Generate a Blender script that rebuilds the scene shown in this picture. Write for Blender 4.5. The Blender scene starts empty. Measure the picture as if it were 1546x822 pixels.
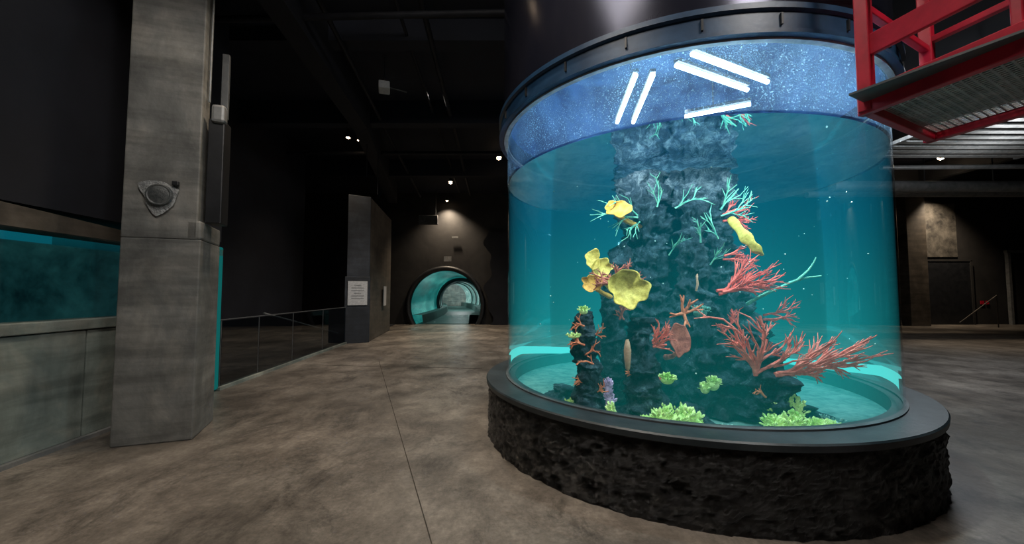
import bpy, bmesh, math, random
from mathutils import Vector, Matrix, noise
random.seed(7)
S = bpy.context.scene
S.view_settings.view_transform = 'Standard'
S.view_settings.look = 'None'

# ------------------------------------------------------------------ helpers
def link(o, parent=None):
    S.collection.objects.link(o)
    if parent: o.parent = parent
    return o
def empty(name, loc=(0,0,0)):
    e = bpy.data.objects.new(name, None); e.empty_display_size = .1
    S.collection.objects.link(e); e.location = loc
    return e
def mesh_obj(name, verts, faces, mat=None, parent=None, smooth=False, sharp=None):
    m = bpy.data.meshes.new(name); m.from_pydata(verts, [], faces); m.update()
    if smooth:
        for p in m.polygons: p.use_smooth = True
        if sharp: m.set_sharp_from_angle(angle=math.radians(sharp))
    if mat: m.materials.append(mat)
    return link(bpy.data.objects.new(name, m), parent)
def box_data(c, s, rz=0.0, tilt=None):
    hx,hy,hz = s[0]/2, s[1]/2, s[2]/2
    R = Matrix.Rotation(rz,3,'Z')
    if tilt is not None: R = R @ tilt
    v=[]
    for x,y,z in [(-hx,-hy,-hz),(hx,-hy,-hz),(hx,hy,-hz),(-hx,hy,-hz),(-hx,-hy,hz),(hx,-hy,hz),(hx,hy,hz),(-hx,hy,hz)]:
        v.append(tuple(R@Vector((x,y,z))+Vector(c)))
    f=[(0,3,2,1),(4,5,6,7),(0,1,5,4),(1,2,6,5),(2,3,7,6),(3,0,4,7)]
    return v,f
def boxes(name, lst, mat, parent=None, bevel=0.0):
    V=[];F=[]
    for b in lst:
        v,f = box_data(*b); n=len(V); V+=v; F+=[tuple(i+n for i in q) for q in f]
    o = mesh_obj(name,V,F,mat,parent)
    if bevel>0:
        m=o.modifiers.new('bevel','BEVEL'); m.width=bevel; m.segments=2
    return o
def beam(p,q,w,h=None):
    p=Vector(p);q=Vector(q);d=q-p;h=h or w
    rz=math.atan2(d.y,d.x); el=math.atan2(d.z,math.hypot(d.x,d.y))
    return (tuple((p+q)/2),(d.length,w,h),rz,Matrix.Rotation(-el,3,'Y'))
def prism(name, pts, z0, z1, mat, parent=None, bevel=0.0):
    n=len(pts)
    V=[(x,y,z0) for x,y in pts]+[(x,y,z1) for x,y in pts]
    F=[tuple(reversed(range(n))),tuple(range(n,2*n))]+[(i,(i+1)%n,n+(i+1)%n,n+i) for i in range(n)]
    o=mesh_obj(name,V,F,mat,parent)
    if bevel>0:
        m=o.modifiers.new('bevel','BEVEL'); m.width=bevel; m.segments=2
    return o
def lathe(name, prof, c, mat, parent=None, seg=128, closed=False, smooth=True, disp=None, sharp=35):
    V=[];F=[];n=len(prof)
    for i in range(seg):
        a=2*math.pi*i/seg
        for (r,z) in prof:
            p=Vector((c[0]+r*math.cos(a),c[1]+r*math.sin(a),z))
            if disp: p+=disp(p,a,r,z)
            V.append(tuple(p))
    m = n if closed else n-1
    for i in range(seg):
        j=(i+1)%seg
        for k in range(m):
            k2=(k+1)%n
            F.append((i*n+k,j*n+k,j*n+k2,i*n+k2))
    return mesh_obj(name,V,F,mat,parent,smooth,sharp)
def tube(name, polys, mat, parent=None, res=3, cyclic=False):
    cu=bpy.data.curves.new(name,'CURVE'); cu.dimensions='3D'; cu.bevel_depth=1.0; cu.bevel_resolution=res; cu.use_fill_caps=True
    for pl in polys:
        s=cu.splines.new('POLY'); s.points.add(len(pl)-1); s.use_cyclic_u=cyclic
        for i,(x,y,z,r) in enumerate(pl):
            s.points[i].co=(x,y,z,1); s.points[i].radius=r
    if mat: cu.materials.append(mat)
    return link(bpy.data.objects.new(name,cu),parent)

class NT:
    def __init__(s,name):
        s.m=bpy.data.materials.new(name); s.m.use_nodes=True
        s.t=s.m.node_tree; s.t.nodes.clear()
        s.out=s.n('ShaderNodeOutputMaterial')
    def n(s,typ): return s.t.nodes.new(typ)
    def l(s,a,b): s.t.links.new(a,b)
    def coord(s,kind='Object',scale=(1,1,1)):
        c=s.n('ShaderNodeTexCoord'); mp=s.n('ShaderNodeMapping'); mp.inputs['Scale'].default_value=scale
        s.l(c.outputs[kind],mp.inputs[0]); return mp.outputs[0]
    def noise(s,vec,scale,detail=6,rough=.6,dist=0):
        x=s.n('ShaderNodeTexNoise'); x.inputs['Scale'].default_value=scale; x.inputs['Detail'].default_value=detail
        x.inputs['Roughness'].default_value=rough; x.inputs['Distortion'].default_value=dist
        s.l(vec,x.inputs['Vector']); return x.outputs['Fac']
    def ramp(s,fac,stops):
        r=s.n('ShaderNodeValToRGB'); e=r.color_ramp.elements
        while len(e)<len(stops): e.new(.5)
        for i,(p,c) in enumerate(stops):
            e[i].position=p; e[i].color=(c[0],c[1],c[2],1) if not isinstance(c,(int,float)) else (c,c,c,1)
        s.l(fac,r.inputs[0]); return r.outputs[0]
    def mix(s,fac,a,b,mode='MIX'):
        x=s.n('ShaderNodeMixRGB'); x.blend_type=mode
        for inp,v in zip(x.inputs,(fac,a,b)):
            if isinstance(v,(int,float)): inp.default_value=v if inp.type=='VALUE' else (v,v,v,1)
            elif isinstance(v,tuple): inp.default_value=(v[0],v[1],v[2],1)
            else: s.l(v,inp)
        return x.outputs[0]
    def bsdf(s,col,rough=.6,metal=0,bump=None,bstr=.3,bdist=.02,emit=None,estr=0,spec=.5):
        b=s.n('ShaderNodeBsdfPrincipled')
        def st(i,v):
            if isinstance(v,(int,float)): b.inputs[i].default_value=v
            elif isinstance(v,tuple): b.inputs[i].default_value=(v[0],v[1],v[2],1)
            else: s.l(v,b.inputs[i])
        st('Base Color',col); st('Roughness',rough); st('Metallic',metal); st('Specular IOR Level',spec)
        if emit is not None: st('Emission Color',emit); b.inputs['Emission Strength'].default_value=estr
        if bump is not None:
            bp=s.n('ShaderNodeBump'); bp.inputs['Strength'].default_value=bstr; bp.inputs['Distance'].default_value=bdist
            s.l(bump,bp.inputs['Height']); s.l(bp.outputs[0],b.inputs['Normal'])
        s.l(b.outputs[0],s.out.inputs['Surface']); return b

def mottled(name,c1,c2,scale=3,rough=.7,metal=0,bstr=.25,bdist=.02,emit=0,spec=.5,vec=(1,1,1),detail=7,lo=.35,hi=.65):
    t=NT(name); v=t.coord('Object',vec); f=t.noise(v,scale,detail,.65,.3)
    col=t.ramp(f,[(lo,c1),(hi,c2)])
    g=t.noise(v,scale*6,4,.6)
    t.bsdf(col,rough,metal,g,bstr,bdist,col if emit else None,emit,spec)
    return t.m
def emis(name,col,strg):
    t=NT(name); e=t.n('ShaderNodeEmission'); e.inputs[0].default_value=(*col,1); e.inputs[1].default_value=strg
    t.l(e.outputs[0],t.out.inputs['Surface']); return t.m

# ------------------------------------------------------------------ materials
def floor_mat():
    t=NT('stained_concrete_floor'); v=t.coord('Object'); v2=t.coord('Object',(1.0,.6,1))
    a=t.noise(v,1.0,14,.76,.15); b=t.noise(v2,1.9,14,.78,.4); c=t.noise(v,26,6,.75); d=t.noise(v,.28,4,.5,.4)
    base=t.ramp(a,[(.34,(.086,.074,.064)),(.48,(.168,.147,.126)),(.64,(.30,.268,.232))])
    dark=t.ramp(b,[(.37,(.26,.255,.25)),(.48,(.80,.79,.78)),(.68,(1.28,1.27,1.25))])
    col=t.mix(.88,base,dark,'MULTIPLY')
    col=t.mix(.7,col,t.ramp(d,[(.40,.48),(.58,1.2)]),'MULTIPLY')
    col=t.mix(.7,col,t.ramp(c,[(.3,.55),(.7,1.35)]),'MULTIPLY')
    vo=t.n('ShaderNodeTexVoronoi'); vo.feature='DISTANCE_TO_EDGE'; vo.inputs['Scale'].default_value=.35
    w=t.n('ShaderNodeVectorMath'); w.operation='ADD'
    nz=t.n('ShaderNodeTexNoise'); nz.inputs['Scale'].default_value=1.5; nz.inputs['Detail'].default_value=8
    t.l(v,nz.inputs['Vector']); t.l(v,w.inputs[0]); t.l(nz.outputs['Color'],w.inputs[1]); t.l(w.outputs[0],vo.inputs['Vector'])
    cr=t.ramp(vo.outputs['Distance'],[(.0,.55),(.003,1.0)])
    col=t.mix(.5,col,cr,'MULTIPLY')
    r=t.ramp(b,[(.3,.50),(.7,.32)])
    t.bsdf(col,r,0,c,.15,.01,spec=.5)
    return t.m
M_floor=floor_mat()
def conc_mat(name,c1,c2,c3):
    t=NT(name); v=t.coord('Object'); vs=t.coord('Object',(1,1,.35)); vb=t.coord('Object',(.6,.6,5))
    a=t.noise(v,1.3,8,.65,.4); b=t.noise(vs,4,6,.6,.5); w=t.noise(vb,1.5,4,.6); c=t.noise(v,30,4,.6)
    col=t.ramp(a,[(.3,c1),(.5,c2),(.7,c3)])
    col=t.mix(.6,col,t.ramp(b,[(.3,.55),(.65,1.2)]),'MULTIPLY')
    col=t.mix(.6,col,t.ramp(w,[(.38,.5),(.6,1.15)]),'MULTIPLY')
    h=t.mix(.5,b,c)
    t.bsdf(col,.6,0,h,.35,.015)
    return t.m
M_conc=conc_mat('board_formed_concrete',(.078,.080,.078),(.158,.158,.15),(.29,.275,.245))
M_concd=conc_mat('dark_concrete_cladding',(.010,.013,.020),(.022,.027,.038),(.04,.046,.06))
M_concb=conc_mat('brown_concrete',(.035,.028,.022),(.07,.058,.045),(.12,.10,.08))
M_panel=conc_mat('pale_concrete_panel',(.11,.14,.13),(.20,.235,.215),(.34,.34,.29))
M_blackwall=mottled('black_painted_wall',(.0035,.004,.008),(.009,.010,.016),1.2,.75,bstr=.1)
M_greywall=mottled('dark_grey_wall',(.009,.0085,.009),(.026,.024,.023),.8,.75,bstr=.2)
M_stain=mottled('stained_plaster',(.010,.009,.008),(.11,.10,.085),2.2,.8,bstr=.2,detail=10)
M_ceil=mottled('black_ceiling',(.003,.0045,.011),(.008,.011,.022),.7,.8,bstr=.1)
M_black=mottled('black_metal',(.006,.007,.009),(.014,.015,.018),4,.45,.0,bstr=.05)
M_blackm=mottled('matt_black_pipe',(.005,.006,.010),(.014,.015,.020),4,.65,.0,bstr=.05,spec=.3)
M_grey=mottled('grey_metal',(.16,.17,.17),(.27,.27,.27),6,.45,.3,bstr=.05)
M_duct=mottled('dull_duct_metal',(.05,.055,.06),(.11,.115,.12),3,.5,.3,bstr=.05)
M_steel=mottled('galvanised_steel',(.35,.37,.37),(.6,.6,.58),8,.4,.5,bstr=.05)
M_red=mottled('red_lift_paint',(.34,.004,.02),(.52,.010,.032),5,.38,.0,bstr=.06,bdist=.004)
M_rubber=mottled('black_rubber',(.01,.01,.01),(.025,.025,.025),10,.8)
M_white=mottled('white_card',(.42,.43,.46),(.55,.56,.58),20,.6,bstr=.02)
M_joint=mottled('floor_joint',(.02,.016,.012),(.06,.05,.04),8,.9)
def drum_mat():
    t=NT('dark_drum_metal'); v=t.coord('Object',(1,1,.25)); a=t.noise(v,2,6,.6)
    col=t.ramp(a,[(.3,(.014,.016,.030)),(.7,(.032,.032,.046))])
    t.bsdf(col,.22,.6,a,.05,.01); return t.m
M_drum=drum_mat()
M_collar=mottled('collar_blue_black',(.004,.022,.055),(.014,.050,.11),3,.4,.0,bstr=.05)
M_inner=mottled('hood_inner_blue',(.018,.045,.13),(.10,.22,.46),1.0,.5,bstr=.15,lo=.42,hi=.66)
def base_mat():
    t=NT('rough_black_plinth'); v=t.coord('Object'); a=t.noise(v,16,10,.78,.6); b=t.noise(v,2,5,.6)
    col=t.ramp(a,[(.40,(.0015,.0013,.0012)),(.6,(.007,.0055,.0045)),(.75,(.035,.024,.016))])
    t.bsdf(col,t.ramp(b,[(.3,.28),(.7,.45)]),0,a,1.0,.10,spec=.7); return t.m
M_base=base_mat()
M_ledge=mottled('plinth_ledge',(.012,.020,.025),(.034,.044,.050),3,.42,0,bstr=.1)

def glass_mat(name,tint,fac=.55,drops=False):
    t=NT(name); tr=t.n('ShaderNodeBsdfTransparent'); tr.inputs[0].default_value=(*tint,1)
    gl=t.n('ShaderNodeBsdfGlossy'); gl.inputs['Roughness'].default_value=.03; gl.inputs[0].default_value=(.9,.95,1,1)
    fr=t.n('ShaderNodeFresnel'); fr.inputs[0].default_value=1.35
    mu=t.n('ShaderNodeMath'); mu.operation='MULTIPLY'; mu.inputs[1].default_value=fac; t.l(fr.outputs[0],mu.inputs[0])
    mx=t.n('ShaderNodeMixShader'); t.l(mu.outputs[0],mx.inputs[0]); t.l(tr.outputs[0],mx.inputs[1]); t.l(gl.outputs[0],mx.inputs[2])
    res=mx.outputs[0]
    if drops:
        v=t.coord('Object'); a=t.noise(v,95,2,.6); b=t.noise(v,1.3,7,.72)
        sp=t.ramp(a,[(.60,0.0),(.66,1.0)]); lo=t.ramp(b,[(.38,.15),(.60,.7)])
        f=t.mix(1.0,sp,lo,'MULTIPLY'); f=t.mix(1.0,f,t.ramp(b,[(.36,.04),(.66,.26)]),'ADD')
        tl=t.n('ShaderNodeBsdfTranslucent'); tl.inputs[0].default_value=(.48,.76,1,1)
        m2=t.n('ShaderNodeMixShader'); t.l(f,m2.inputs[0]); t.l(res,m2.inputs[1]); t.l(tl.outputs[0],m2.inputs[2]); res=m2.outputs[0]
    t.l(res,t.out.inputs['Surface']); return t.m
M_acr=glass_mat('clear_acrylic',(.97,.99,.99),.38)
M_acrtop=glass_mat('condensation_acrylic',(.88,.94,1),.45,drops=True)
M_glass=glass_mat('railing_glass',(.42,.47,.5),.14)
M_glass2=glass_mat('window_acrylic',(.9,.95,.95),.35)

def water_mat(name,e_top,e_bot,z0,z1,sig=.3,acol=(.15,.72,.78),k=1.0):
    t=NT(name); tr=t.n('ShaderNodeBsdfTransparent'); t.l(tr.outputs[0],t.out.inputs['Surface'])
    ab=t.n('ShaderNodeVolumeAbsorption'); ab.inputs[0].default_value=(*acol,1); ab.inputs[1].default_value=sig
    em=t.n('ShaderNodeEmission'); em.inputs[1].default_value=k  # emissive volume: teal glow, stronger at the bottom, put into the water
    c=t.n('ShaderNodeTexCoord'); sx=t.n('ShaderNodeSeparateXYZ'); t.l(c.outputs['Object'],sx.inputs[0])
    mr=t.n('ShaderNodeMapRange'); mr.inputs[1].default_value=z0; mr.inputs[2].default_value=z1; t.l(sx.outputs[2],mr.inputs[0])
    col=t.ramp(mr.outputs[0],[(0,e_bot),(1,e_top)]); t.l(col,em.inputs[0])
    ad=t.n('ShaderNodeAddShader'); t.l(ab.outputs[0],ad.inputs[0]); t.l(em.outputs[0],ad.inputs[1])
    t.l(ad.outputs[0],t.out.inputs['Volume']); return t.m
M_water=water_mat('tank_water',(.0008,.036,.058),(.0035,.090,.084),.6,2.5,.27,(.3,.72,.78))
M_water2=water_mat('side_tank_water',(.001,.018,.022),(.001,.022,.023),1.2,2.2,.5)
def surf_mat():
    t=NT('water_surface'); v=t.coord('Object'); a=t.noise(v,3,3,.5)
    bp=t.n('ShaderNodeBump'); bp.inputs['Strength'].default_value=.05; bp.inputs['Distance'].default_value=.02; t.l(a,bp.inputs['Height'])
    gl=t.n('ShaderNodeBsdfGlossy'); gl.inputs['Roughness'].default_value=.02; gl.inputs[0].default_value=(.7,.90,.97,1); t.l(bp.outputs[0],gl.inputs['Normal'])
    tr=t.n('ShaderNodeBsdfTransparent'); mx=t.n('ShaderNodeMixShader'); mx.inputs[0].default_value=.88
    t.l(tr.outputs[0],mx.inputs[1]); t.l(gl.outputs[0],mx.inputs[2]); t.l(mx.outputs[0],t.out.inputs['Surface']); return t.m
M_surf=surf_mat()
def rock_mat():
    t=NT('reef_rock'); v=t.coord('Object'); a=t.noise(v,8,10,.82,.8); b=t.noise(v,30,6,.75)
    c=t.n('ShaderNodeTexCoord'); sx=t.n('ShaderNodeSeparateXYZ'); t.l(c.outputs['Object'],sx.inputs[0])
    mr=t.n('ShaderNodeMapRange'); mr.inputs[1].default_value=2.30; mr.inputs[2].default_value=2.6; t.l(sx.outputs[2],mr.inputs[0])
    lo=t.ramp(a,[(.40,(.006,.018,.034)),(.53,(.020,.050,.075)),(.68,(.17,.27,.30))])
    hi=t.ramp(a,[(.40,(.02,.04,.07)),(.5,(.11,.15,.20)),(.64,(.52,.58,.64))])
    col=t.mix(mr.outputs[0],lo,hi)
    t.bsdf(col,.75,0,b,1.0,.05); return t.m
M_rock=rock_mat()
def coral(name,c1,c2,e=.10,scale=18,rough=.6): return mottled(name,c1,c2,scale,rough,bstr=.4,bdist=.01,emit=e)  # emission adds a self-glow to the coral colours
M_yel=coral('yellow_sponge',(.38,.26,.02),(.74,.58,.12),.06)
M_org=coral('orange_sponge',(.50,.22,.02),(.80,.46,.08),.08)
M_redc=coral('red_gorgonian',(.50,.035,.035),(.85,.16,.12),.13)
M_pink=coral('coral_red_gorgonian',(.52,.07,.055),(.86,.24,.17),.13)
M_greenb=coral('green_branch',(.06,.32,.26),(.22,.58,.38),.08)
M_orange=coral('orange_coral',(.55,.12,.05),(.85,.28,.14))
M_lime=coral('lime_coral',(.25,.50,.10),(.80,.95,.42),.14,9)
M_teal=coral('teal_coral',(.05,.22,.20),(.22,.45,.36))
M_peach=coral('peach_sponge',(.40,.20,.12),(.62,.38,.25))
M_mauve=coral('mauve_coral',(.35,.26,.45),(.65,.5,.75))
M_brownf=coral('maroon_fan',(.24,.04,.03),(.62,.18,.12))
M_sand=mottled('tank_sand',(.06,.18,.17),(.18,.34,.30),10,.8)
M_sideback=mottled('side_tank_rockwork',(.003,.022,.026),(.035,.15,.15),1.6,.8,emit=.25,detail=8)  # weak emission brightens the rockwork without a lamp
M_cyan=emis('cyan_glow_band',(.16,.95,.88),.75)  # glow colour for the bright band at the tank back, no lamp
M_tube=emis('fluorescent_tube',(.72,.90,1.0),18)
M_bulb=emis('warm_bulb',(1,.72,.45),28)

# ------------------------------------------------------------------ room shell
boxes('floor',[((8,8,-.1),(40,28,.2))],M_floor)
boxes('ceiling',[((8,8,6.5),(40,28,.2))],M_ceil)
def hole_wall():
    cx,cz,r=-3.2,.9,1.72; x0,x1,z0,z1=-6.6,-.2,-1.2,6.4; N=96; V=[];F=[]
    for i in range(N):
        a=2*math.pi*i/N; ca,sa=math.cos(a),math.sin(a)
        ts=[]
        if ca>1e-6: ts.append((x1-cx)/ca)
        if ca<-1e-6: ts.append((x0-cx)/ca)
        if sa>1e-6: ts.append((z1-cz)/sa)
        if sa<-1e-6: ts.append((z0-cz)/sa)
        t=min(ts)
        for yy in (19.2,19.5):
            V.append((cx+r*ca,yy,cz+r*sa)); V.append((cx+t*ca,yy,cz+t*sa))
    for i in range(N):
        j=(i+1)%N
        F.append((4*i,4*i+1,4*j+1,4*j)); F.append((4*i+2,4*j+2,4*j+3,4*i+3)); F.append((4*i,4*j,4*j+2,4*i+2))
    return mesh_obj('wall_tunnel_end',V,F,M_greywall)
hole_wall()
boxes('wall_back',[((13.9,19.35,3.2),(28.2,.3,6.4)),((-9.3,19.35,3.2),(5.4,.3,6.4))],M_greywall)
boxes('wall_right',[((28,8,3.2),(.3,28,6.4))],M_greywall)
boxes('wall_far_left',[((-12,8,3.2),(.3,28,6.4))],M_blackwall)
boxes('wall_front',[((8,-5.9,3.2),(40,.3,6.4))],M_blackwall)
pts=[]
for i in range(60):
    z=i/59*4.4; pts.append((-1.12+.16*math.sin(z*2.6+.6)+.09*math.sin(z*6.1),z))
V=[];F=[]
for (x,z) in pts:
    V+=[(x,18.8,z),(-.15,18.8,z),(x,19.2,z)]
for i in range(59):
    a=3*i;b=3*(i+1); F+=[(a,a+1,b+1,b),(a,b,b+2,a+2)]
mesh_obj('wall_rock_edge',V,F,M_blackwall,smooth=False)

def joint(name,p,q,w=.018):
    d=Vector((q[0]-p[0],q[1]-p[1],0))
    boxes(name,[(((p[0]+q[0])/2,(p[1]+q[1])/2,.001),(d.length,w,.004),math.atan2(d.y,d.x))],M_joint)
joint('trim_1',(-.15,1.6),(-2.95,8.9),.007)
joint('trim_2',(-4.4,8.4),(-.6,8.0),.008)

# ------------------------------------------------------------------ central aquarium
TX,TY=1.838,4.585
aq=empty('cylindrical_aquarium')
def bd(p,a,r,z):
    q=Vector((math.cos(a)*8,math.sin(a)*8,z*6))
    d=noise.fractal(q*2.2,.8,2.0,6)*.020+noise.noise(q*.4)*.008+.016*abs(noise.noise(q*5))
    k=1 if z<.5 else .2
    return Vector((math.cos(a),math.sin(a),0))*d*k
prof=[(2.09+.03*(1-min(1,i/3))**2,-.02+i/36*.55) for i in range(0,37)]
lathe('plinth_wall',prof,(TX,TY),M_base,aq,700,disp=bd,sharp=None)
lathe('plinth_ledge',[(2.08,.525),(2.12,.53),(2.125,.572),(2.115,.583),(1.80,.585),(1.80,.40)],(TX,TY),M_ledge,aq,160)
lathe('tank_floor',[(0.001,.45),(1.0,.45),(1.86,.45)],(TX,TY),M_sand,aq,96)
lathe('acrylic_wall',[(1.888,.585),(1.888,2.77)],(TX,TY),M_acr,aq,160)
lathe('acrylic_wall_upper',[(1.888,2.77),(1.888,3.30)],(TX,TY),M_acrtop,aq,160)
lathe('bottom_seal',[(1.905,.585),(1.905,.597),(1.87,.600),(1.87,.585)],(TX,TY),M_duct,aq,160)
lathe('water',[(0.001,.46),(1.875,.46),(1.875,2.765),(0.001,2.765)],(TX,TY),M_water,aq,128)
lathe('water_surface',[(0.001,2.758),(1.0,2.758),(1.872,2.758)],(TX,TY),M_surf,aq,128)
lathe('hood_collar',[(1.87,3.27),(1.985,3.27),(1.985,3.30),(1.965,3.31),(1.965,3.43),(1.99,3.44),(1.99,3.48),(1.87,3.48)],(TX,TY),M_collar,aq,160,closed=True,sharp=25)
lathe('collar_ring',[(1.885,3.255),(1.93,3.255),(1.93,3.275),(1.885,3.275)],(TX,TY),M_steel,aq,160,closed=True)
lathe('hood_drum',[(1.93,3.47),(1.93,6.38)],(TX,TY),M_drum,aq,160)
lathe('hood_lining',[(1.88,3.44),(1.88,4.9),(0.001,4.9)],(TX,TY),M_inner,aq,128)
bl=[]
for i in range(24):
    a=2*math.pi*i/24; bl.append(((TX+1.972*math.cos(a),TY+1.972*math.sin(a),3.37),(.02,.014,.08),a))
boxes('collar_clamps',bl,M_black,aq)
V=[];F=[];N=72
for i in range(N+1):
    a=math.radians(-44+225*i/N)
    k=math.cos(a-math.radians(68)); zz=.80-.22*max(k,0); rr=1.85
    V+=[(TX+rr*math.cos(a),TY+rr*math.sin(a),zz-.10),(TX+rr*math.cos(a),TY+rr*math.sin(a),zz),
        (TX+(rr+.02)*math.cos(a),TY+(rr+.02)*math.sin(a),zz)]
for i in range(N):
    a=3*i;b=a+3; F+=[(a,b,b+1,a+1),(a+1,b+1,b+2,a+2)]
mesh_obj('back_glow_band',V,F,M_cyan,aq)  # glowing strip imitates the bright band that refraction would show
def batten(p,q,n):
    tube('fluorescent_tube_%d'%n,[[(*p,.019),(*q,.019)]],M_tube,aq,4)
    boxes('batten_%d'%n,[beam((p[0],p[1],p[2]+.045),(q[0],q[1],q[2]+.045),.05,.03)],M_duct,aq)
T=[((1.08,3.37),(1.17,4.33)),((1.23,3.37),(1.35,4.33)),((1.43,3.06),(2.30,3.48)),((1.37,3.22),(2.20,3.62)),((1.86,4.18),(2.40,3.90))]
for i,(p,q) in enumerate(T): batten((*p,3.40),(*q,3.40),i+1)
for i,p in enumerate([(1.2,3.9),(2.0,3.35),(2.1,4.05)]):
    tube('batten_hanger_%d'%(i+1),[[(p[0],p[1],3.46,.006),(p[0],p[1],4.9,.006)]],M_duct,aq,2)

# ------------------------------------------------------------------ reef rocks
def rock(path,seed=0,amp=.25,nt=120,nz=140,fine=.06):
    V=[];F=[]; zs=[p[2] for p in path]; off=Vector((seed*3.7,seed*1.9,seed*5.3))
    for k in range(nz+1):
        z=zs[0]+(zs[-1]-zs[0])*k/nz
        for j in range(len(path)-1):
            if path[j][2]<=z<=path[j+1][2]+1e-6: break
        t=(z-path[j][2])/(path[j+1][2]-path[j][2]); t=t*t*(3-2*t)
        cx=path[j][0]*(1-t)+path[j+1][0]*t; cy=path[j][1]*(1-t)+path[j+1][1]*t; r=path[j][3]*(1-t)+path[j+1][3]*t
        for i in range(nt):
            a=2*math.pi*i/nt; p=Vector((cx+r*math.cos(a),cy+r*math.sin(a),z))
            q=p+off
            rid=1-abs(noise.noise(Vector((q.x*4,q.y*4,q.z*11))))*2
            lump=noise.noise(Vector((q.x*3.2,q.y*3.2,q.z*1.3)))
            d=amp*r*1.6*lump + fine*1.3*noise.fractal(q*8,.75,2.1,6) + fine*.9*rid - fine*.5
            rr=max(r*.3,r+d)
            V.append((cx+rr*math.cos(a),cy+rr*math.sin(a),z+.04*noise.noise(q*7)))
    for k in range(nz):
        for i in range(nt):
            j2=(i+1)%nt; F.append((k*nt+i,k*nt+j2,(k+1)*nt+j2,(k+1)*nt+i))
    c=len(V); V.append((path[-1][0],path[-1][1],zs[-1]+path[-1][3]*.15))
    for i in range(nt): F.append((nz*nt+i,nz*nt+(i+1)%nt,c))
    return V,F
V=[];F=[]
for (v,f) in [
 rock([(1.85,4.55,.46,.66),(1.85,4.55,.9,.56),(1.78,4.5,1.4,.46),(1.76,4.45,1.9,.42),(1.76,4.4,2.25,.42),(1.74,4.3,2.5,.56),(1.74,4.3,2.70,.56)],1),
 rock([(1.50,4.0,.46,.36),(1.46,4.0,1.0,.28),(1.38,3.98,1.6,.20),(1.36,4.0,2.1,.19),(1.33,4.0,2.40,.26),(1.30,4.0,2.68,.22)],2),
 rock([(2.22,3.95,.46,.34),(2.18,3.95,1.0,.27),(2.06,3.95,1.6,.20),(1.98,3.98,2.1,.17),(1.98,4.0,2.4,.24),(1.98,4.0,2.66,.20)],3),
 rock([(1.74,3.60,.46,.28),(1.74,3.64,.8,.24),(1.72,3.72,1.2,.18),(1.72,3.78,1.7,.14),(1.7,3.8,2.2,.10),(1.66,3.85,2.5,.17),(1.66,3.9,2.68,.12)],4,nz=120),
 rock([(2.12,3.38,.46,.26),(2.14,3.40,.7,.21),(2.12,3.45,.95,.17),(2.08,3.5,1.16,.06)],5,nz=60),
 rock([(.66,3.5,.46,.17),(.66,3.5,.8,.11),(.62,3.5,1.1,.10),(.66,3.5,1.32,.06)],6,nt=60,nz=80,fine=.04),
 rock([(1.12,3.42,.46,.20),(1.12,3.42,.7,.15),(1.10,3.45,.95,.14),(1.12,3.5,1.28,.08)],7,nt=70,nz=80,fine=.045),
 rock([(.96,3.82,.46,.17),(.95,3.82,.8,.12),(.98,3.85,1.2,.12),(1.06,3.9,1.75,.13),(1.12,3.9,2.05,.04)],8,nt=60,nz=90,fine=.04),
 rock([(1.45,3.32,.45,.18),(1.45,3.34,.60,.05)],9,nt=40,nz=14),rock([(2.4,3.4,.45,.22),(2.4,3.4,.56,.05)],10,nt=40,nz=12),
 rock([(.5,3.9,.45,.2),(.5,3.9,.60,.05)],11,nt=40,nz=12),rock([(.85,3.5,.45,.16),(.85,3.5,.55,.05)],12,nt=40,nz=12)]:
    n=len(V); V+=v; F+=[tuple(i+n for i in q) for q in f]
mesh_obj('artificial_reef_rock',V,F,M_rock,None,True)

# ------------------------------------------------------------------ corals
def branch(origin,direc,length,r0,depth,spread=.55,flat=.35,kids=3,wig=.12,rng=None):
    out=[]
    def rec(o,d,L,r,dep):
        n=6; pts=[]; p=Vector(o); dd=Vector(d).normalized()
        for i in range(n+1):
            pts.append((p.x,p.y,p.z,r*(1-.4*i/n) if dep>0 else r*(1-.55*i/n)))
            dd=(dd+Vector((rng.uniform(-1,1),rng.uniform(-1,1)*flat,rng.uniform(-1,1)))*wig).normalized(); p=p+dd*L/n
        out.append(pts)
        if dep>0:
            for k in range(kids):
                i=rng.randint(1,n); q=Vector(pts[i][:3]); s=(-1)**k
                side=Vector((-d[2],0,d[0])) if abs(d[2])+abs(d[0])>.01 else Vector((1,0,0))
                nd=(dd+side*s*rng.uniform(.3,1)*spread*1.4+Vector((0,rng.uniform(-1,1)*flat,0))).normalized()
                rec(q,nd,L*rng.uniform(.5,.85),r*.72,dep-1)
    rec(Vector(origin),Vector(direc),length,r0,depth)
    return out
def bcoral(name,specs,mat,seed,res=2):
    rng=random.Random(seed); P=[]
    for s in specs: P+=branch(*s,rng=rng)
    return tube(name,P,mat,None,res)
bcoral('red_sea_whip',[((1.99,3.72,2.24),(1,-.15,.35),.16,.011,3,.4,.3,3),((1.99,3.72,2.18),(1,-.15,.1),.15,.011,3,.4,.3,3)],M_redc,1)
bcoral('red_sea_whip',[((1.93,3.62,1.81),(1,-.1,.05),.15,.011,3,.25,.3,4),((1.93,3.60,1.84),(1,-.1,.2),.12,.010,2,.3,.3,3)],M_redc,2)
bcoral('red_sea_whip',[((1.78,3.46,1.52),(1,0,.18),.28,.014,3,.20,.3,4),((1.80,3.46,1.49),(1,0,.20),.26,.014,3,.22,.3,4),((1.82,3.44,1.51),(1,-.05,.06),.24,.014,3,.20,.3,4)],M_redc,3)
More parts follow.
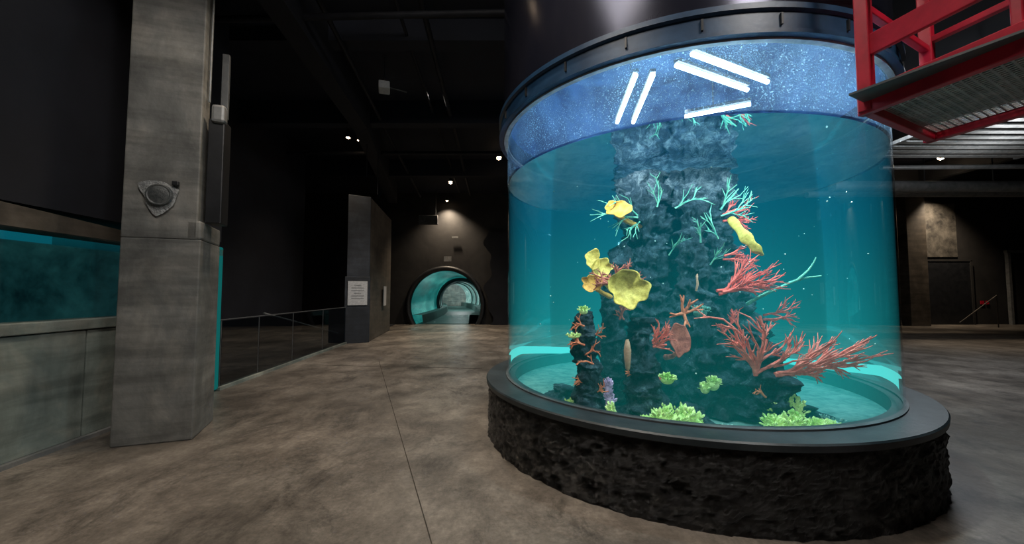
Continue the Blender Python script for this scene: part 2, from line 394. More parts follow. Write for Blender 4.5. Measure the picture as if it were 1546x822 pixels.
bcoral('red_sea_fan',[((1.95,3.22,.84),(-.12,0,1),.29,.017,3,.42,.3,3),((1.95,3.22,.86),(.42,0,.85),.29,.017,3,.42,.3,3),((1.95,3.22,.88),(-.55,0,.7),.22,.015,3,.42,.3,3),((1.96,3.22,.86),(.75,0,.6),.26,.015,3,.40,.3,3)],M_pink,4)
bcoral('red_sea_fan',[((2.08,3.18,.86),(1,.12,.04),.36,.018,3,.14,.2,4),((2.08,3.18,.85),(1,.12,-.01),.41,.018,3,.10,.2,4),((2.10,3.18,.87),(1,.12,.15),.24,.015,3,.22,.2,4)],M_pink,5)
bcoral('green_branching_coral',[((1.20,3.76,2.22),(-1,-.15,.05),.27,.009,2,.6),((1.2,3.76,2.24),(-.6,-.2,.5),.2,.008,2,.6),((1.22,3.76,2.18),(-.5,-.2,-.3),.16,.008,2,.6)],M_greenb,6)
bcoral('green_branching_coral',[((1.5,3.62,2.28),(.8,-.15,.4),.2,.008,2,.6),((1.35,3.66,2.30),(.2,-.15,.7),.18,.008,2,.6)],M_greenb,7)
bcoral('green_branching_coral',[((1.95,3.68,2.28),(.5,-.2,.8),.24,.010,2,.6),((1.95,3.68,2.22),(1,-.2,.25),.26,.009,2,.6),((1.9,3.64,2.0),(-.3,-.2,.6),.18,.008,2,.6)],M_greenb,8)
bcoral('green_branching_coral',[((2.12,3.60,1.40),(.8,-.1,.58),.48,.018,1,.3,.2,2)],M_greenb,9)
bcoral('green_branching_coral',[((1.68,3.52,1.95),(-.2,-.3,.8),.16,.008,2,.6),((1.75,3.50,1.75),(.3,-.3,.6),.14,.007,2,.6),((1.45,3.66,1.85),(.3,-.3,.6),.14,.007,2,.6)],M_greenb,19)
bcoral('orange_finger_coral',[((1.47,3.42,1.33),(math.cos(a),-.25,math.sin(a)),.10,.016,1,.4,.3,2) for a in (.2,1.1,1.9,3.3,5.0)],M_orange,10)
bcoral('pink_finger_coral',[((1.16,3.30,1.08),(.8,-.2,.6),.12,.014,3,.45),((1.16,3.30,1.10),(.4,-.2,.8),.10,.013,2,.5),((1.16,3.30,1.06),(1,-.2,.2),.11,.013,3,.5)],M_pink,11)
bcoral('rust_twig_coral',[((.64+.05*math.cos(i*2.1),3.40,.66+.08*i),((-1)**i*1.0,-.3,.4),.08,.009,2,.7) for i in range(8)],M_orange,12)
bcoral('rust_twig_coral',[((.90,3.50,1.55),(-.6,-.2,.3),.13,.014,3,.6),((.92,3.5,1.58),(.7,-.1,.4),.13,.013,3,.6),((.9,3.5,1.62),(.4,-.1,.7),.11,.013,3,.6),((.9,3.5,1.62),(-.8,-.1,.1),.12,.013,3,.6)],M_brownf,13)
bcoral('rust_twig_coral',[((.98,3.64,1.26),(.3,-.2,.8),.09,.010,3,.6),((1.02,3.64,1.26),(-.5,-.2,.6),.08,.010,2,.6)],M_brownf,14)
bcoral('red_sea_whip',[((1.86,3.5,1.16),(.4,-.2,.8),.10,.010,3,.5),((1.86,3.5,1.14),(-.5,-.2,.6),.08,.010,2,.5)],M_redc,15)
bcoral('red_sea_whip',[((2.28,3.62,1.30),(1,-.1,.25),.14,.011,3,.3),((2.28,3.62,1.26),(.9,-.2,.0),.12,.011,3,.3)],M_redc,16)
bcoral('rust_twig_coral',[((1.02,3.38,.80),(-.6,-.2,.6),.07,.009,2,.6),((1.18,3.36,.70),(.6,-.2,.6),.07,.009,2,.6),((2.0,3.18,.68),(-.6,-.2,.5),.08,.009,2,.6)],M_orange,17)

def cup(name,c,rx,rz,mat,normal=(0,-1,.35),depth=.35,seed=0,wav=.10):
    n=Vector(normal).normalized(); up=Vector((0,0,1)); a1=up.cross(n).normalized(); a2=n.cross(a1)
    V=[];F=[];NR,NA=14,56
    for layer in (0,1):
        for i in range(NR+1):
            t=i/NR
            for j in range(NA):
                a=2*math.pi*j/NA
                w=1+wav*noise.noise(Vector((math.cos(a)*1.5+seed,math.sin(a)*1.5,seed)))*2*t
                p=Vector(c)+a1*rx*t*w*math.cos(a)+a2*rz*t*w*math.sin(a)+n*(depth*rx*(t**2.2)+.12*rx*math.sin(3*a+seed)*t**3*.6)
                if layer: p-=n*(.14*rx)*(1.0-.55*t**3)
                V.append(tuple(p))
    o=(NR+1)*NA
    for L in (0,o):
        for i in range(NR):
            for j in range(NA):
                k=(j+1)%NA; F.append((L+i*NA+j,L+i*NA+k,L+(i+1)*NA+k,L+(i+1)*NA+j))
    for j in range(NA):
        k=(j+1)%NA; F.append((NR*NA+j,NR*NA+k,o+NR*NA+k,o+NR*NA+j))
    return V,F
def cups(name,lst,mat,stalks=()):
    e=empty(name)
    for i,args in enumerate(lst):
        V,F=cup(name,*args); mesh_obj('cup_%d'%(i+1),V,F,mat,e,True)
    for i,s in enumerate(stalks): tube('stalk_%d'%(i+1),[s],mat,e,3)
    return e
cups('yellow_cup_sponge',[((.985,3.44,1.53),.165,.165,None,(-.15,-1,.25),.50,2,.22)],M_yel,[[(.98,3.47,1.50,.045),(1.02,3.6,1.45,.03),(1.03,3.82,1.42,.035)]])
cups('yellow_lobed_sponge',[((.73,3.55,1.80),.075,.085,None,(-.2,-1,.3),.3,4,.25),((.79,3.54,1.72),.10,.075,None,(.1,-1,.2),.3,5,.25)],M_yel,[[(.75,3.56,1.78,.03),(.79,3.58,1.7,.03)],[(.75,3.58,1.7,.04),(.88,3.7,1.6,.03),(1.0,3.84,1.5,.04)]])
cups('orange_plate_sponge',[((.98,3.68,2.27),.12,.085,None,(-.1,-1,.35),.4,8,.2)],M_org,[[(.98,3.70,2.25,.03),(1.1,3.8,2.2,.025),(1.3,3.95,2.15,.03)]])
cups('orange_lobed_sponge',[((.70,3.50,1.58),.09,.08,None,(-.1,-1,.2),.3,14,.2)],M_org,[[(.70,3.52,1.57,.02),(.85,3.72,1.5,.02),(.98,3.84,1.45,.03)]])
cups('maroon_leaf_coral',[((1.385,3.30,1.12),.085,.14,None,(.1,-1,.1),.15,9,.15)],M_brownf,[[(1.385,3.32,1.02,.02),(1.40,3.5,.95,.02),(1.42,3.75,.9,.03)]])
V=[];F=[];n=24
for i in range(n+1):
    t=i/n; w=.055*math.sin(math.pi*min(1,t*.9+.1))**.6*(1+.25*math.sin(t*19)); x=2.0+.29*t; z=2.20-.36*t-.05*math.sin(math.pi*t); y=3.62-.05*math.sin(3*t)
    s=Vector((.78,0,.62))*w
    for sgn,dy in ((-1,0),(1,-.03),(1,.02),(-1,.03)):
        V.append((x+s.x*sgn*1.0,y+dy,z+s.z*sgn*.9))
for i in range(n):
    for k in range(4):
        F.append((4*i+k,4*i+(k+1)%4,4*i+4+(k+1)%4,4*i+4+k))
F+=[(0,3,2,1),(4*n,4*n+1,4*n+2,4*n+3)]
bs=mesh_obj('yellow_blade_sponge',V,F,M_yel,None,True); bs.modifiers.new('s','SUBSURF').levels=1
def bush(name,clumps,mat,seed,rb=.024,per=90,parent=None):
    rng=random.Random(seed); bm=bmesh.new()
    for (cx,cy,cz,sx,sz) in clumps:
        for i in range(per):
            a=rng.uniform(0,2*math.pi); u=rng.uniform(0,1)**.5; h=math.sqrt(max(0,1-u*u))
            d=Vector((u*math.cos(a),.7*u*math.sin(a),h*.9+.1))
            k=rng.uniform(.7,1.15)
            p=Vector((cx+sx*d.x*k,cy+sx*d.y*k,cz+sz*d.z*k))
            r=rb*rng.uniform(.45,.9)
            m=Matrix.Translation(p)@d.to_track_quat('Z','Y').to_matrix().to_4x4()@Matrix.Diagonal((r*rng.uniform(.5,1),r*rng.uniform(.35,.8),r*rng.uniform(.9,1.8),1))
            bmesh.ops.create_icosphere(bm,subdivisions=1,radius=1,matrix=m)
        m=Matrix.Translation((cx,cy,cz))@Matrix.Diagonal((sx*.75,sx*.5,sz*.65,1))
        bmesh.ops.create_icosphere(bm,subdivisions=3,radius=1,matrix=m)
    me=bpy.data.meshes.new(name); bm.to_mesh(me); bm.free(); me.materials.append(mat)
    return link(bpy.data.objects.new(name,me),parent)
bush('lime_bush_coral',[(1.15,3.12,.47,.11,.15),(1.28,3.12,.47,.13,.16),(1.40,3.12,.47,.09,.11),(1.04,3.16,.47,.06,.06)],M_lime,1,.022)
bush('lime_bush_coral',[(1.66,3.33,.74,.07,.07),(1.60,3.34,.70,.05,.05)],M_lime,2,.017,60)
bush('lime_bush_coral',[(1.25,3.24,.80,.07,.05)],M_lime,3,.017,60)
bush('lime_bush_coral',[(2.12,3.06,.46,.10,.13),(2.30,3.08,.46,.12,.08),(2.45,3.12,.46,.1,.05),(2.0,3.1,.46,.1,.10),(2.22,3.2,.50,.12,.17),(2.1,3.2,.5,.08,.16)],M_lime,4,.02)
bush('lime_bush_coral',[(.50,3.50,.46,.09,.11),(.40,3.6,.46,.07,.06)],M_lime,5,.018)
bush('lime_bush_coral',[(.62,3.46,1.34,.05,.04)],M_lime,6,.014,50)
bush('lime_bush_coral',[(.53,3.42,1.13,.07,.025)],M_lime,7,.012,50)
bush('teal_bush_coral',[(1.63,3.46,1.33,.08,.06)],M_teal,8,.015)
bush('mauve_bush_coral',[(.82,3.38,.58,.05,.10),(.81,3.38,.68,.04,.10)],M_mauve,9,.018,60)
bush('lime_bush_coral',[(.80,3.28,.46,.05,.14)],M_lime,10,.016)
M_grav=mottled('pale_gravel',(.35,.55,.5),(.7,.85,.78),15,.8)
bush('gravel',[(1.6,3.05,.45,.2,.03),(2.5,3.3,.45,.2,.04),(.75,3.3,.45,.15,.03),(1.9,2.95,.45,.15,.03)],M_grav,11,.018,60,aq)
lathe('peach_tube_sponge',[(.001,.86),(.018,.88),(.026,.95),(.030,1.03),(.018,1.10),(.010,1.12),(.006,1.09)],(.95,3.30),M_peach,None,24)
tube('white_tipped_tube_worm',[[(1.62,3.50,1.52,.008),(1.625,3.48,1.58,.010),(1.62,3.48,1.64,.008)],[(1.625,3.49,1.64,.012),(1.63,3.49,1.67,.005)]],M_peach,None,3)
bm=bmesh.new(); rng=random.Random(3)
for i in range(90):
    a=rng.uniform(0,6.28); r=1.75*math.sqrt(rng.random())
    bmesh.ops.create_icosphere(bm,subdivisions=1,radius=rng.uniform(.003,.008),matrix=Matrix.Translation((TX+r*math.cos(a),TY-abs(r*math.sin(a)),rng.uniform(.8,2.6))))
me=bpy.data.meshes.new('air_bubbles'); bm.to_mesh(me); bm.free(); me.materials.append(M_grav); link(bpy.data.objects.new('air_bubbles',me),aq)

# ------------------------------------------------------------------ concrete pillar (left)
pil=empty('concrete_pillar')
A=(-3.90,3.93);B=(-3.27,4.15);C=(-3.53,4.78);D=(-4.16,4.56)
def lerp(p,q,t): return (p[0]+(q[0]-p[0])*t,p[1]+(q[1]-p[1])*t)
prism('pillar_lower',[A,B,C,D],0,2.06,M_conc,pil,.012)
prism('pillar_upper',[A,lerp(A,B,.95),lerp(lerp(A,B,.95),lerp(D,C,.95),.35),lerp(D,C,.70),D],2.06,6.4,M_conc,pil,.012)
prism('pillar_shoulder',[lerp(A,B,.8),B,C,lerp(D,C,.8)],2.06,2.26,M_conc,pil,.02)
rzp=math.atan2(.22,.63)
boxes('speaker_box',[((-3.27,4.36,2.83),(.15,.22,1.15),rzp)],M_black,pil,.01)
boxes('cable_trunking',[((-3.27,4.42,3.85),(.07,.05,.75),rzp)],M_duct,pil,.005)
boxes('bulkhead_lamp',[((-3.22,4.28,3.46),(.13,.12,.2),rzp)],M_grey,pil,.03)
boxes('junction_box',[((-3.92,4.02,3.52),(.05,.1,.18),rzp)],M_grey,pil,.005)
tube('conduit',[[(-3.33,4.27,3.6,.012),(-3.33,4.27,5.2,.012)],[(-3.38,4.25,3.4,.008),(-3.38,4.25,5.4,.008)]],M_grey,pil,2)
nrm=Vector((.33,-.94,0)).normalized(); tx=Vector((.94,.33,0)).normalized()
c0=Vector((-3.60,4.03,2.50))+nrm*.012
tips=[(25,.17),(75,.14),(150,.22),(195,.13),(262,.22),(330,.14)]
def filmR(a):
    a=math.degrees(a)%360
    for i in range(len(tips)):
        a0,r0=tips[i]; a1,r1=tips[(i+1)%len(tips)]
        if i==len(tips)-1: a1+=360
        aa=a if a>=tips[0][0] else a+360
        if a0<=aa<=a1:
            t=(aa-a0)/(a1-a0); return r0+(r1-r0)*t-.02*math.sin(math.pi*t)
    return .15
V=[];F=[];NA=96;NR=12
for i in range(NR+1):
    for j in range(NA):
        a=2*math.pi*j/NA; R=filmR(a); t=i/NR
        h=.022*(1-t)+.02*abs(noise.noise(Vector((math.cos(a)*t*7,math.sin(a)*t*7,9))))
        V.append(tuple(c0+tx*R*t*math.cos(a)+Vector((0,0,1))*R*t*math.sin(a)+nrm*h))
for i in range(NR):
    for j in range(NA):
        k=(j+1)%NA; F.append((i*NA+j,i*NA+k,(i+1)*NA+k,(i+1)*NA+j))
M_film=mottled('crumpled_plastic_film',(.16,.17,.175),(.40,.41,.41),12,.2,.0,bstr=.8,bdist=.03)
mesh_obj('plastic_film_sheet',V,F,M_film,pil,True)
M_face=mottled('dull_lamp_lens',(.035,.04,.042),(.10,.105,.105),14,.3)
o=lathe('lamp_socket',[(.001,.052),(.05,.050),(.088,.040),(.098,.046),(.108,.044),(.112,.030),(.112,.0)],(0,0),M_face,pil,40)
o.rotation_euler=(math.radians(90),0,rzp); o.location=tuple(c0+nrm*.002)
boxes('cable_clip',[(tuple(c0+tx*.13+Vector((0,0,.13))+nrm*.02),(.06,.04,.05),rzp)],M_black,pil,.01)

# ------------------------------------------------------------------ left aquarium
def wl(y): return -4.34-.0718*(y-3.37)
la=empty('wall_aquarium')
yA=-3.0
def strip(name,y0,y1,z0,z1,off0,off1,mat,par=la,bev=0):
    return prism(name,[(wl(y0)+off1,y0),(wl(y1)+off1,y1),(wl(y1)+off0,y1),(wl(y0)+off0,y0)][::-1],z0,z1,mat,par,bev)
strip('low_wall_panel_1',yA,1.9,.04,1.12,-.18,0,M_panel,la,.006)
strip('low_wall_panel_2',1.915,4.13,.04,1.12,-.18,0,M_panel,la,.006)
strip('low_wall_panel_3',4.145,5.9,.04,1.12,-.18,0,M_panel,la,.006)
strip('low_wall_coping',yA,5.9,1.13,1.235,-.25,.03,M_panel,la,.01)
strip('floor_channel',yA,5.9,0.0,.04,-.18,.05,M_grey,la)
strip('window_1',yA,6.15,1.235,2.08,-.06,-.05,M_glass2,la)
strip('side_water',yA,6.12,.05,2.07,-1.2,-.26,M_water2,la)
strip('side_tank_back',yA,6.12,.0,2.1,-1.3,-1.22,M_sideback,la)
strip('tank_end_pane',6.0,6.22,.02,2.22,-.30,.02,emis('glowing_acrylic_edge',(.01,.20,.19),.5),la,.03)  # emissive pane, its teal brightness is put into the material
V=[];F=[];N=30
for i in range(N+1):
    y=yA+(6.2-yA)*i/N; bulge=.16+.07*math.cos((y-2.2)*.9)
    V+=[(wl(y)+.02,y,2.08),(wl(y)+.02,y,2.08+bulge),(wl(y)-.3,y,2.08+bulge),(wl(y)-.3,y,2.08)]
for i in range(N):
    a=4*i
    for k in range(4): F.append((a+k,a+(k+1)%4,a+4+(k+1)%4,a+4+k))
mesh_obj('window_head_trim',V,F,M_concb,la)
strip('wall_left_upper',yA,6.2,2.30,6.4,-1.8,-.02,M_blackwall,None)

# ------------------------------------------------------------------ glass railing
gr=empty('glass_railing')
ys=[6.25,7.3,8.6,10.2,12.0]
for i in range(4):
    strip('glass_panel_%d'%(i+1),ys[i]+.02,ys[i+1]-.02,.04,1.06,-.01,.005,M_glass,gr)
tube('handrail',[[(wl(6.2),6.2,1.08,.011),(wl(12.1),12.1,1.08,.011)]],M_duct,gr,3)
tube('posts',[[(wl(y),y,0,.009),(wl(y),y,1.08,.009)] for y in ys],M_duct,gr,3)
strip('kerb',6.2,12.0,0,.05,-.08,.05,M_panel,gr)
strip('floor_pit',6.2,18.9,0,.03,-7.0,-.10,M_blackwall,None)
tube('handrail_reflection',[[(-5.6,9.0,1.05,.02),(-5.0,11.5,.35,.02)]],M_grey,None,3)  # solid rod shaped after the handrail's reflection, not a real rail
boxes('wall_left_far',[((-7.0,9.6,3.2),(.2,7.0,6.4))],M_blackwall)

# ------------------------------------------------------------------ second pillar
p2=empty('concrete_pillar.001')
prism('shaft',[(-4.95,12.0),(-4.42,12.35),(-4.95,16.2),(-5.6,15.9)],0,4.5,M_concb,p2,.02)
prism('front_cladding',[(-4.96,11.92),(-4.40,12.27),(-4.42,12.36),(-4.98,12.0)],0,4.5,M_concd,p2,.01)
prism('plinth_cladding',[(-4.98,11.84),(-4.36,12.22),(-4.38,12.30),(-5.0,11.92)],0,2.0,M_concd,p2,.01)
rz2=math.atan2(.38,.62)
sg=empty('info_sign')
cs=Vector((-4.66,12.01,1.5)); nn=Vector((.52,-.85,0))*.02
boxes('board',[(tuple(cs),(.56,.03,.72),rz2)],M_white,sg)
boxes('text_lines',[(tuple(cs+nn+Vector((0,0,.24-.08*i))),(.36 if i%3 else .2,.004,.014),rz2) for i in range(6)],M_grey,sg)
boxes('paper_notice',[((-4.66,14.6,1.4),(.02,.45,.7),.137)],M_white)

# ------------------------------------------------------------------ tunnel
tn=empty('aquarium_tunnel')
tcx,tcz=-3.2,.9
def cxat(y): return tcx-.0052*(y-19)**2
def ring(name,r,rt,y,mat,cx=tcx,dy=1.0):
    V=[];F=[];N=72;K=10
    for i in range(N):
        a=2*math.pi*i/N
        for k in range(K):
            b=2*math.pi*k/K; rr=r+rt*math.cos(b)
            V.append((cx+rr*math.cos(a),y+rt*dy*math.sin(b),tcz+rr*math.sin(a)))
    for i in range(N):
        for k in range(K):
            F.append((i*K+k,((i+1)%N)*K+k,((i+1)%N)*K+(k+1)%K,i*K+(k+1)%K))
    return mesh_obj(name,V,F,mat,tn,True)
ring('portal_ring',1.80,.12,19.12,M_black)
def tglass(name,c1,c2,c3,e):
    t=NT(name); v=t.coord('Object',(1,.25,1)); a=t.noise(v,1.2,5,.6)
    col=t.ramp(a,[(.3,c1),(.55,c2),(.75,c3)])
    t.bsdf(col,.12,0,None,emit=col,estr=e); return t.m  # emission puts the glow of lit water into the acrylic colour
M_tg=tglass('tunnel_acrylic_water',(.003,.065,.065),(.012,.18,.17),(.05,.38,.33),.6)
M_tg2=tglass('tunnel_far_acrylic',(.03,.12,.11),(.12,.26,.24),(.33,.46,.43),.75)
def arch(name,ya,yb,mat,K=12,a0=-32,a1=212):
    V=[];F=[];N=48
    for k in range(K+1):
        y=ya+(yb-ya)*k/K; cx=cxat(y)
        for i in range(N+1):
            a=math.radians(a0+(a1-a0)*i/N); V.append((cx+1.68*math.cos(a),y,tcz+1.68*math.sin(a)))
    for k in range(K):
        for i in range(N): F.append((k*(N+1)+i,k*(N+1)+i+1,(k+1)*(N+1)+i+1,(k+1)*(N+1)+i))
    mesh_obj(name,V,F,mat,tn,True)
Y2=46
arch('acrylic_arch',19.3,28.0,M_tg,12,75,212); arch('tunnel_vault',19.3,28.0,M_duct,12,-32,75)
arch('acrylic_arch_far',28.0,Y2,M_tg2,20)
ring('rib_1',1.60,.14,28.0,M_black,cxat(28))
for i,y in enumerate((31,34,37.5,41)): ring('rib_%d'%(i+2),1.62,.05,y,M_duct,cxat(y))
V=[];F=[];K=32
for k in range(K+1):
    y=19.3+k*(Y2-19.3)/K; cx=cxat(y); V+=[(cx-1.1,y,.02),(cx+1.1,y,.02),(cx-1.15,y,.45),(cx+1.15,y,.45),(cx-1.6,y,.45),(cx+1.6,y,.45)]
for k in range(K):
    a=6*k;b=a+6; F+=[(a,a+1,b+1,b),(a,b,b+2,a+2),(a+1,a+3,b+3,b+1),(a+2,b+2,b+4,a+4),(a+3,a+5,b+5,b+3)]
M_path=mottled('tunnel_path',(.03,.07,.065),(.06,.12,.11),2,.5)
mesh_obj('walkway',V,F,M_path,tn)
boxes('tunnel_end_wall',[((cxat(Y2),Y2+.1,1.5),(5,.1,4))],M_panel,tn)
boxes('floor_tunnel',[((-4.5,33.3,-.12),(12,27.4,.2))],M_greywall)
boxes('notice_plate',[((-3.1,19.08,3.15),(.36,.03,.24))],M_grey)
boxes('notice_plate',[((-2.75,19.08,4.2),(.3,.03,.08))],M_grey)
ex=empty('exit_sign_box'); boxes('housing',[((-3.95,18.6,4.95),(.9,.12,.45))],M_duct,ex,.02)
tube('hangers',[[(-4.3,18.6,5.15,.012),(-4.3,18.6,6.4,.012)],[(-3.6,18.6,5.15,.012),(-3.6,18.6,6.4,.012)]],M_black,ex,2)

# ------------------------------------------------------------------ ceiling services
boxes('ceiling_beam',[beam((-3.0,2.0,5.9),(-3.7,9.5,5.9),.35,.8),beam((-3.7,9.5,5.9),(-5.3,17.5,5.9),.35,.8)],M_blackwall)
boxes('ceiling_beam',[((-6,3.2,5.6),(9,.4,1.0)),((2,10,6.1),(18,.3,.6)),((2,14.5,6.1),(18,.3,.6)),((-1,7,6.2),(14,.3,.4))],M_ceil)
tube('ceiling_pipes',[[(-1.2,1,6.0,.05),(-1.9,18,6.0,.05)],[(-1.6,1,6.1,.03),(-2.4,18,6.1,.03)],[(-2.4,1,5.9,.04),(-4.2,18,5.9,.04)],[(-8,6.0,5.7,.05),(4,5.6,5.7,.05)],[(-8,12.0,5.8,.06),(8,12.0,5.8,.06)]],M_blackm,None,4)
tube('hanging_cables',[[(-3.9,10.5,5.5,.012),(-3.9,10.5,4.6,.012)],[(-3.7,10.8,5.5,.010),(-3.7,10.8,4.2,.010)]],M_blackm,None,2)
pj=empty('ceiling_projector'); boxes('body',[((-2.64,8.0,5.75),(.22,.3,.16),.3)],M_white,pj,.02)
tube('bracket',[[(-2.64,8.0,5.8,.015),(-2.64,8.0,6.4,.015)],[(-2.55,8,5.75,.012),(-2.2,8.1,5.7,.012)]],M_duct,pj,2)
def downlight(x,y,z,power,ang=95,col=(1,.8,.58),name='ceiling_spotlight',b=1.0,tilt=0):
    e=empty(name)
    lathe('can',[(.001,z+.18),(.07,z+.18),(.085,z),(.075,z),(.06,z+.1),(.001,z+.1)],(x,y),M_black,e,24)
    lathe('bulb',[(.001,z-.03*b),(.05*b,z),(.06*b,z+.05),(.001,z+.09)],(x,y),M_bulb,e,20)
    tube('stem',[[(x,y,z+.18,.01),(x,y,6.4,.01)]],M_black,e,2)
    L=bpy.data.lights.new(name+'_light','SPOT'); L.energy=power; L.spot_size=math.radians(ang); L.spot_blend=.8; L.color=col; L.shadow_soft_size=.1
    o=bpy.data.objects.new('lamp',L); o.location=(x,y,z-.05); o.rotation_euler=(math.radians(tilt),0,0); S.collection.objects.link(o); o.parent=e
downlight(-2.57,16.4,6.1,330,b=1.4); downlight(-.45,13.4,6.1,420,b=1.4); downlight(-4.75,11.3,6.0,130); downlight(-4.50,11.5,6.0,50)
downlight(14.7,13.4,6.1,600,b=1.5)
downlight(-3.1,18.75,5.9,800,120)
downlight(-.2,2.6,6.1,260,80); downlight(-2.2,4.6,6.1,330,85)
downlight(19.9,17.6,6.1,800,110,tilt=35)  # added lamp, brightens the stained wall panel

# ------------------------------------------------------------------ right side
prism('concrete_pillar.002',[(18.2,18.2),(19.1,18.2),(19.1,19.2),(18.2,19.2)],0,6.4,M_concb,None,.02)
boxes('stained_wall_panel',[((20.5,19.15,4.55),(2.0,.1,2.6))],M_stain)
d=empty('door_1'); boxes('leaf',[((20.9,19.1,1.5),(2.2,.1,3.0))],M_black,d,.01); boxes('frame',[((19.75,19.1,1.52),(.1,.16,3.1)),((22.05,19.1,1.52),(.1,.16,3.1)),((20.9,19.1,3.08),(2.4,.16,.1))],M_greywall,d)
d=empty('door_2'); boxes('frame',[((23.9,19.1,1.75),(.12,.14,3.5)),((26.6,19.1,1.75),(.12,.14,3.5)),((25.2,19.1,3.5),(2.8,.14,.12))],M_grey,d); boxes('leaf',[((25.25,19.15,1.7),(2.5,.06,3.4))],M_greywall,d)
boxes('safety_notice',[((22.6,19.15,1.05),(.16,.03,.16)),((22.85,19.15,1.05),(.12,.03,.16))],M_red)
tube('loading_ramp_rail',[[(19.6,17.5,.2,.022),(21.3,17.5,1.4,.022)],[(21.3,17.5,1.4,.022),(21.3,17.5,0,.022)]],M_concb,None,3)
boxes('louvred_ceiling_panel',[((11.4,7.4+.32*i,5.1),(4.4,.16,.03)) for i in range(10)]+[((9.25,8.9,5.13),(.08,3.2,.08)),((13.5,8.9,5.13),(.08,3.2,.08))],M_steel)
tube('louvre_hangers',[[(x,y,5.1,.02),(x,y,6.4,.02)] for x in (9.25,13.5) for y in (7.5,10.2)],M_black,None,2)
tube('ventilation_duct',[[(9.3,11.4,4.6,.16),(18,11.4,4.6,.16)],[(9.3,12.4,4.6,.10),(18,12.0,4.9,.10)],[(10,10.6,4.9,.06),(18,10.4,4.9,.06)],[(9.5,13.5,5.0,.2),(20,13.5,5.0,.2)]],M_grey,None,6)
tube('duct_hangers',[[(x,11.4,4.7,.015),(x,11.4,6.4,.015)] for x in (10,12,14,16)],M_black,None,2)
boxes('ceiling_beam',[((14,9.2,5.9),(10,.3,.9)),((14,15,5.8),(14,.4,1.1)),((15.5,12,6.0),(.3,8,.7))],M_greywall)

# ------------------------------------------------------------------ scissor lift
sl=empty('scissor_lift')
P1=Vector((2.16,2.36,2.66)); u=Vector((.89,.456,0)).normalized(); w=Vector((.27,-.963,0)).normalized()
W,L=.96,2.35
def q(a,b,z=0): return P1+u*a+w*b+Vector((0,0,z))
bs=[]
for a in (0,W): bs.append(beam(q(a,-.04),q(a,L),.05,.15))
for b in (0,L): bs.append(beam(q(0,b),q(W,b),.05,.15))
bs+= [beam(q(a,0,.34),q(a,L,.34),.03,.13) for a in (0,W)]
bs+= [beam(q(a,0,.66),q(a,L,.66),.045,.045) for a in (0,W)]
bs+= [beam(q(a,0,1.1),q(a,L,1.1),.05,.05) for a in (0,W)]
bs+= [beam(q(0,b,.6),q(W,b,.6),.045,.045) for b in (0,L)]+[beam(q(0,b,1.1),q(W,b,1.1),.05,.05) for b in (0,L)]
boxes('platform_frame',bs,M_red,sl,.006)
po=[]
for a in (0,W):
    for b in (0,.62,1.25,1.8,L):
        p=q(a,b,.56); ww=.07 if b==0 else .04
        po.append((tuple(p),(ww,ww,1.16 if b else 1.24),math.atan2(u.y,u.x)))
boxes('guardrail_posts',po,M_red,sl,.006)
g=[]
nb=60
for i in range(nb+1): g.append(beam(q(.03,.03+i*(L-.06)/nb,-.02),q(W-.03,.03+i*(L-.06)/nb,-.02),.010,.008))
for i in range(31): g.append(beam(q(.03+i*(W-.06)/30,.03,-.02),q(.03+i*(W-.06)/30,L-.03,-.02),.010,.008))
boxes('mesh_deck',g,M_steel,sl)
boxes('deck_plate',[(tuple(q(W/2,L/2,.0)),(W-.04,L-.04,.012),math.atan2(u.y,u.x))],M_duct,sl)
sc=[]
for a in (.12,W-.12):
    for k in range(4):
        z0=-2.2+k*.53; sc.append(beam(q(a,1.0,z0),q(a,L-.1,z0+.53),.05,.08)); sc.append(beam(q(a,L-.1,z0),q(a,1.0,z0+.53),.05,.08))
boxes('scissor_arms',sc,M_red,sl)
boxes('chassis',[(tuple(q(W/2,1.65,-2.34)),(W-.1,1.6,.30),math.atan2(u.y,u.x))],M_red,sl,.02)
wh=[]
for a in (.08,W-.08):
    for b in (1.05,2.2):
        c=q(a,b); wh.append([(c.x-u.x*.05,c.y-u.y*.05,.16,.16),(c.x+u.x*.05,c.y+u.y*.05,.16,.16)])
tube('wheels',wh,M_rubber,sl,8)

# ------------------------------------------------------------------ lights
def area(name,loc,size,power,col,target=None,shape='RECTANGLE',sy=None,par=None):
    L=bpy.data.lights.new(name,'AREA'); L.energy=power; L.color=col; L.shape=shape; L.size=size
    if shape=='RECTANGLE': L.size_y=sy or size
    o=bpy.data.objects.new(name,L); o.location=loc
    if target is not None: o.rotation_euler=(Vector(target)-Vector(loc)).to_track_quat('-Z','Y').to_euler()
    S.collection.objects.link(o)
    if par: o.parent=par
    return o
def spot(name,loc,target,power,col,ang,soft=.05,par=None):
    L=bpy.data.lights.new(name,'SPOT'); L.energy=power; L.color=col; L.spot_size=math.radians(ang); L.spot_blend=.6; L.shadow_soft_size=soft
    o=bpy.data.objects.new(name,L); o.location=loc; o.rotation_euler=(Vector(target)-Vector(loc)).to_track_quat('-Z','Y').to_euler()
    S.collection.objects.link(o)
    if par: o.parent=par
spot('tank_fill_spot',(TX,TY,4.8),(TX,TY,0),2200,(.70,.92,1),62,.3,aq)  # added unseen spot above the water, lights the tank interior
spot('tube_spill_spot',(1.7,4.0,3.5),(2.1,6.4,4.1),50,(.75,.90,1),100,.05,aq)  # added spot imitating tube spill, brightens the back of the lining
spot('tube_glow_spot',(1.35,3.65,3.36),(1.30,2.75,3.05),16,(.80,.93,1),150,.03,aq)  # added pair of spots imitating tube glow on the front glass
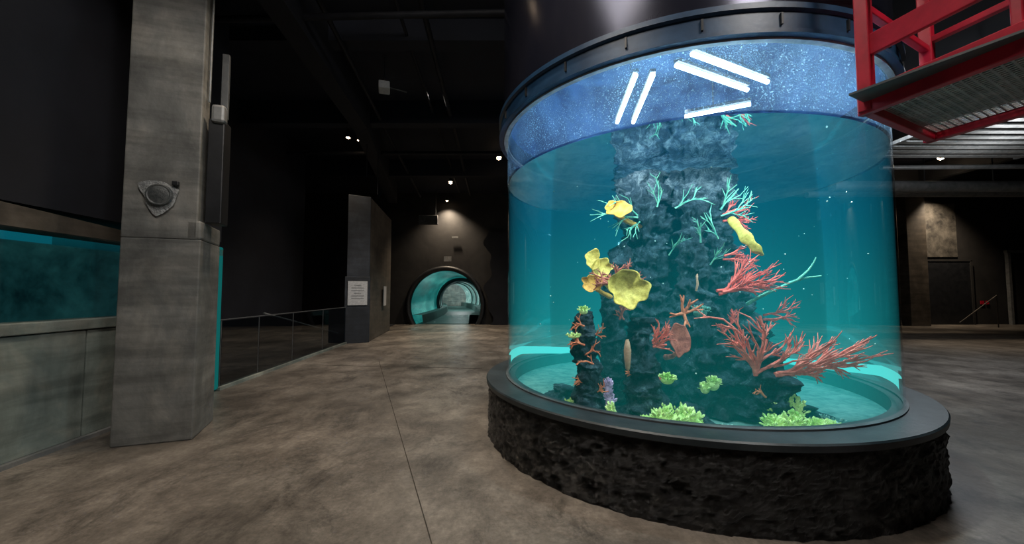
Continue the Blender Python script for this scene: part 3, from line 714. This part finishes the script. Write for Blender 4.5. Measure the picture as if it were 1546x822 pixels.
spot('tube_glow_spot',(1.95,3.55,3.36),(1.95,2.75,3.05),14,(.80,.93,1),150,.03,aq)
for i,(x,y,t,p) in enumerate([(.75,3.15,(1.5,4.1,1.5),85),(1.9,2.82,(1.9,4.0,1.0),105),(2.95,3.25,(2.1,4.0,1.4),85)]):
    spot('reef_fill_spot_%d'%(i+1),(x,y,2.72),t,p,(.85,.97,1),110,.03,aq)  # added bare spots below the water surface, brighten the reef rock
area('room_fill',(-1.2,1.2,6.2),1.6,145,(1,.93,.84),(-1.2,3.2,0))  # added bare area lights at ceiling height, general room fill
area('room_fill',(3.0,-.5,6.2),1.2,180,(1,.94,.88),(2.0,2.5,0))
spot('room_fill_spot',(-1.8,9.0,6.15),(-1.8,9.5,0),750,(1,.89,.76),115,.12)  # added bare spot without a fixture, fill for the middle floor
area('room_fill',(8.0,8.0,6.2),1.5,240,(.85,.92,1),(8,8,0))
spot('drum_grazer',(-.25,2.3,6.3),(.45,3.2,3.6),110,(1,.95,.9),30,.03)
spot('drum_grazer',(.75,1.9,6.3),(1.12,2.80,3.6),60,(1,.95,.9),30,.03)
area('louvre_fill',(11.4,8.9,4.2),.6,25,(.95,.97,1),(11.4,8.9,6))  # added bare light under the louvres to brighten the slats
area('tunnel_lamp',(-3.4,25,2.45),.8,25,(.7,1,.95),(-3.4,25,0),par=tn)
area('tunnel_lamp_end',(cxat(34),34,2.45),.6,80,(.95,1,1),(cxat(34),34,0),par=tn)
area('tunnel_lamp_end',(cxat(42),42,2.45),.6,120,(.95,1,1),(cxat(43),46,1),par=tn)

wd=bpy.data.worlds.new('World'); S.world=wd; wd.use_nodes=True
wd.node_tree.nodes['Background'].inputs[0].default_value=(.02,.03,.05,1); wd.node_tree.nodes['Background'].inputs[1].default_value=.4

cam=bpy.data.cameras.new('Camera'); cam.lens=36*600/1546; cam.sensor_width=36; cam.clip_end=200; cam.clip_start=.05
co=bpy.data.objects.new('Camera',cam); co.location=(0,0,1.5); co.rotation_euler=(math.radians(93.05),0,0); S.collection.objects.link(co); S.camera=co
